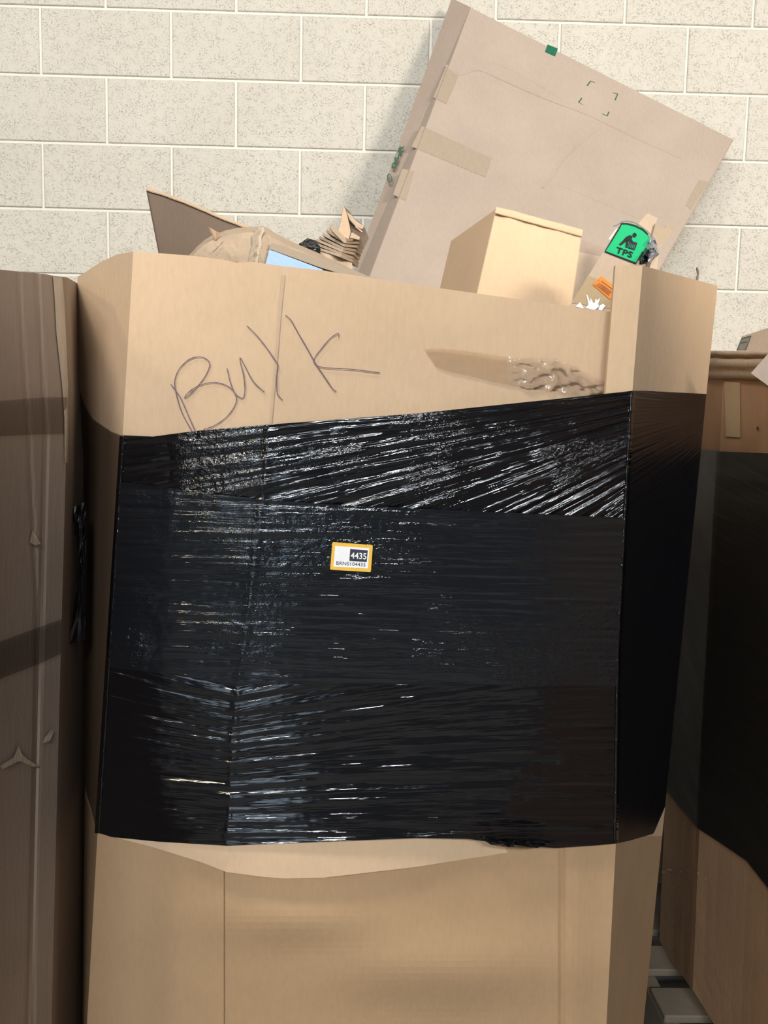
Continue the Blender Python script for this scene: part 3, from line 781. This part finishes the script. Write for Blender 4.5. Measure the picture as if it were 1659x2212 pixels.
# ------------------------------------------------------------------ left: leaning sheet, crumpled carton, folded wad, bag
lf = thing('cardboard_sheet', (-.5, 1.75, 1.6), 'dark brown cardboard sheet with curled top edge at the back left', 'cardboard')
FPn = Plane((318, 410, 1.72), (535, 490, 1.62), (345, 545, 1.68))
edge_t = catmull([(315, 407), (360, 421), (420, 444), (480, 470), (540, 492)], 5)
bot_t = catmull([(345, 560), (380, 580), (430, 590), (500, 590), (560, 590)], 5)
rows = []
for k in range(13):
    v = k / 12; r = []
    for j in range(len(edge_t)):
        x, y = lerp(edge_t[j][0], bot_t[j][0], v), lerp(edge_t[j][1], bot_t[j][1], v)
        r.append(FPn.at(x, y, .012 * math.sin(v * 2.2) - .012 * v))
    rows.append(r)
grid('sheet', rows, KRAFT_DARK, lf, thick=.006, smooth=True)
vs = []; fs = []
for j, p in enumerate(edge_t):
    w = 5.0 + 1.2 * N(j*.7, 2)
    vs += [FPn.at(p[0] + 1.5, p[1] + w, .004), FPn.at(p[0], p[1] + 2, .005), FPn.at(p[0], p[1] - 2.2, .0), FPn.at(p[0] + .5, p[1] - 2.6, -.012)]
    if j:
        a = 4*(j-1); fs += [(a+q, a+4+q, a+5+q, a+1+q) for q in range(3)]
mesh('corrugated_edge', vs, fs, KRAFT_EDGE, lf)

cr = thing('crumpled_carton', (-.3, 1.5, 1.55), 'crumpled brown carton with pale blue label behind the front rim', 'carton')
CP = Plane((430, 540, 1.40), (560, 492, 1.52), (560, 600, 1.36))
CP2 = Plane((560, 492, 1.52), (560, 600, 1.36), (830, 610, 1.50))
L_ = catmull([(408, 552), (440, 520), (475, 502), (515, 492), (552, 490)], 5)
R_ = catmull([(552, 490), (575, 491), (610, 512), (660, 535), (720, 562), (780, 590), (840, 610)], 4)
def crpatch(name, edge, pl, seed, low):
    rows = []
    for k in range(15):
        v = k / 14; r = []
        for p in edge:
            x, y = p[0], lerp(p[1], low, v)
            of = .006 * N(x*.03, y*.045, seed) + .003 * N(x*.09, y*.1, seed + 2) + .002 * N(x*.2, y*.25, seed)
            if k == 0: of -= .02
            r.append(pl.at(x, y + (3 * N(x*.15, 1, seed) if k < 2 else 0), of))
        rows.append(r)
    return grid(name, rows, KRAFT_CRUMP, cr, thick=.004, smooth=False)
crpatch('end_face', L_, CP, 1, 660)
crpatch('top_face', R_, CP2, 6, 690)
rows = []
for k in range(22):   # torn ridge between the faces
    t = k / 21; x = lerp(560, 545, t) + 4 * N(t*6, 1); y = lerp(491, 580, t)
    rows.append([CP.at(x - 10, y, .002), CP.at(x - 3 + 3*N(t*9, 4), y, .010), CP.at(x + 4, y, .003 + .004*N(t*8, 7)), CP2.at(x + 10, y, .002)])
grid('torn_ridge', rows, TORN, cr, smooth=False)
def cz(l): return [(400 + x / 5.53, 470 + y / 5.53) for x, y in l]
slab('blue_label', CP2, cz([(1005, 385), (1060, 400), (1640, 620), (1800, 900), (900, 800)]), .0006, BLUE, cr, off=.0065)
slab('tape_band', CP2, cz([(1030, 300), (1700, 520), (2300, 740), (2300, 800), (1600, 590), (1000, 370)]), .0006, TAPE_GREY, cr, off=.0055)
mesh('loose_flap', [CP.at(x, y, o_) for (x, y), o_ in zip(cz([(278, 120), (350, 165), (410, 185), (350, 270)]), (.025, .015, .004, .004))], [(0, 1, 2, 3)], KRAFT_EDGE, cr).modifiers.new('t', 'SOLIDIFY').thickness = .003
for l in ([(470, 268), (400, 345), (372, 370), (320, 420), (345, 405), (385, 365), (440, 310)],):
    mesh('tear', [CP.at(x, y, .0075) for x, y in cz(l)], [tuple(range(len(l)))], DARKBOX, cr)

wad = thing('folded_cardboard', (-.1, 1.95, 1.6), 'wad of accordion-folded brown cardboard strips with torn point beside the flat carton', 'cardboard')
def wz(x, y): return (640 + x / 8.295, 430 + y / 8.295)
Ls = [(235, 860), (300, 805), (350, 750), (400, 700), (460, 645), (530, 580), (600, 510)]
Ms = [(790, 1040), (800, 1000), (815, 950), (830, 905), (850, 850), (870, 800), (885, 760)]
Rs = [(1000, 1130), (1010, 1075), (1030, 1000), (1050, 940), (1080, 870), (1105, 800), (1120, 730)]
for k in range(7):
    l, m_, r = wz(*Ls[k]), wz(*Ms[k]), wz(*Rs[k])
    y0 = 1.80 + k * .006
    for nm, a, c2, ya, yb in (('cardboard_strip', l, m_, y0 + .05, y0), ('cardboard_strip', m_, r, y0, y0 + .03)):
        dirx = 6.0; pa, pc = P(*a, ya), P(*c2, yb)
        hgt = Vector((.003, -.001, .0048)); dep = Vector((.01, .11, .012))
        f4 = [pa, pc, pc + hgt, pa + hgt]
        recalc(mesh(nm, *prism(f4, [v + dep for v in f4]), KRAFT_CRUMP if k % 2 else KRAFT_GREY, wad))
def wpoly(name, pts, y, mat, th=.004):
    pl = Plane((700, 500, y), (760, 500, y + .02), (700, 560, y - .02)); slab(name, pl, [wz(*p) for p in pts], th, mat, wad)
wpoly('torn_point', [(850, 120), (880, 190), (905, 260), (950, 450), (975, 600), (940, 720), (800, 650), (755, 560), (800, 400)], 1.835, KRAFT_EDGE)
wpoly('torn_back', [(850, 120), (960, 230), (1050, 360), (1120, 400), (1220, 490), (1300, 700), (1150, 1000), (960, 900), (900, 400)], 1.87, KRAFT_DARK)
wpoly('torn_back_strip', [(905, 230), (1000, 300), (1050, 370), (1215, 490), (1180, 540), (1060, 480), (960, 370)], 1.855, KRAFT_GREY)
wpoly('torn_back_strip', [(1050, 490), (1075, 485), (1190, 575), (1180, 600)], 1.845, KRAFT_EDGE)
wpoly('torn_back_strip', [(990, 600), (1010, 600), (1140, 680), (1130, 730), (960, 690)], 1.83, KRAFT_GREY)
wpoly('torn_strip', [(600, 510), (640, 490), (690, 490), (880, 700), (900, 790), (850, 780), (640, 570)], 1.815, KRAFT_CRUMP)

wpoly('lower_sheet', [(235, 875), (790, 1060), (1000, 1145), (1050, 1900), (150, 1900)], 1.83, KRAFT_GREY, .05)
bagt = crumple('plastic_bag', [(646, 527), (656, 521), (664, 515), (684, 521), (692, 535), (690, 610), (645, 600)], Plane((650, 530, 1.80), (690, 535, 1.80), (660, 560, 1.76)), .004, BAG, None, seed=2)
tag(bagt, 'bit of black plastic bag showing behind the crumpled carton', 'bag')

# ------------------------------------------------------------------ scraps and things at the right
gc = thing('carton', (1.05, 1.95, 1.7), 'grey-brown carton corner with printed grey panel on the right bulk box', 'carton')
GP = Plane((1603, 727, 1.86), (1659, 709, 1.80), (1592, 760, 1.85))
slab('body', GP, [(1602.5, 726.5), (1760, 676), (1760, 800), (1575, 800)], .16, KRAFT_GREY, gc)
def rz(l): return [(1560 + x / 13.83, 690 + y / 13.83) for x, y in l]
pp = slab('printed_panel', GP, rz([(580, 560), (865, 480), (690, 910), (425, 910)]), .0005, GREY_PRINT, gc, off=.0008)
for l in ([(590, 555), (860, 478), (850, 515), (580, 592)], [(855, 490), (870, 490), (710, 910), (680, 910)], [(580, 590), (592, 590), (460, 905), (430, 905)], [(560, 690), (740, 650), (735, 680), (550, 715)]):
    slab('print_line', GP, rz(l), .0003, GREY_PRINT2, pp, off=.0014)
fl2 = thing('cardboard_flap', (.75, 1.25, 1.6), 'pale pinkish cardboard corner jutting in at the right edge', 'cardboard')
FLP = Plane((1622, 806, 1.33), (1700, 720, 1.25), (1700, 860, 1.27))
slab('flap', FLP, [(1622, 806), (1659, 764), (1760, 650), (1820, 800), (1760, 905), (1659, 833)], .005, PAPER, fl2)
slab('lower_flap', FLP, [(1627, 811), (1640, 818), (1659, 833), (1760, 905), (1750, 930), (1640, 822)], .004, KRAFT_CRUMP, fl2, off=-.012)
st = thing('cardboard_scrap', (.63, 1.6, 1.68), 'thin torn strip of cardboard standing above the right corner panel', 'scrap')
STP = Plane((1505, 580, 1.62), (1510, 580, 1.62), (1505, 610, 1.60))
slab('strip', STP, [(1505, 577), (1508, 578), (1510.5, 588), (1509, 600), (1507, 625), (1503, 625), (1504.5, 600), (1507, 590)], .004, KRAFT_DARK, st)
# black film tail hanging between the boxes
tl = thing('film_tail', (-.5, 1.34, 1.2), 'crumpled tail of black film hanging between left and middle boxes', 'film')
crumple('tail', [(160, 1095), (182, 1085), (188, 1120), (186, 1250), (184, 1380), (150, 1392), (166, 1300), (170, 1180), (158, 1120)], Plane((160, 1100, 1.14), (190, 1100, 1.15), (165, 1380, 1.14)), .006, BAG, tl, seed=4)

# ------------------------------------------------------------------ unseen bulk box, added to block the right lamp and shade the lower boxes
shade_box = thing('bulk_box', (1.35, -.15, 0), 'unseen plain kraft bulk box added to keep the right lamp off the lower boxes', 'box')
ring = [(.82, -.62), (1.0, -.82), (1.68, -.82), (1.88, -.62), (1.88, .22), (1.68, .42), (1.0, .42), (.82, .22)]
rows = [[Vector((x, y, z)) for x, y in ring + ring[:1]] for z in (2.3, 1.5, .8, .3, .006)]
grid('sleeve', rows, KRAFT_RIGHT, shade_box, thick=.007, smooth=False)

# loose glossy fold at the film's lower edge
crumple('loose_film_fold', [(1030, 1806), (1075, 1812), (1150, 1812), (1200, 1818), (1160, 1832), (1100, 1829), (1060, 1824)], Plane((1030, 1810, 1.045), (1200, 1815, 1.06), (1100, 1830, 1.035)), .006, FILM_LOW, bulk, seed=11)
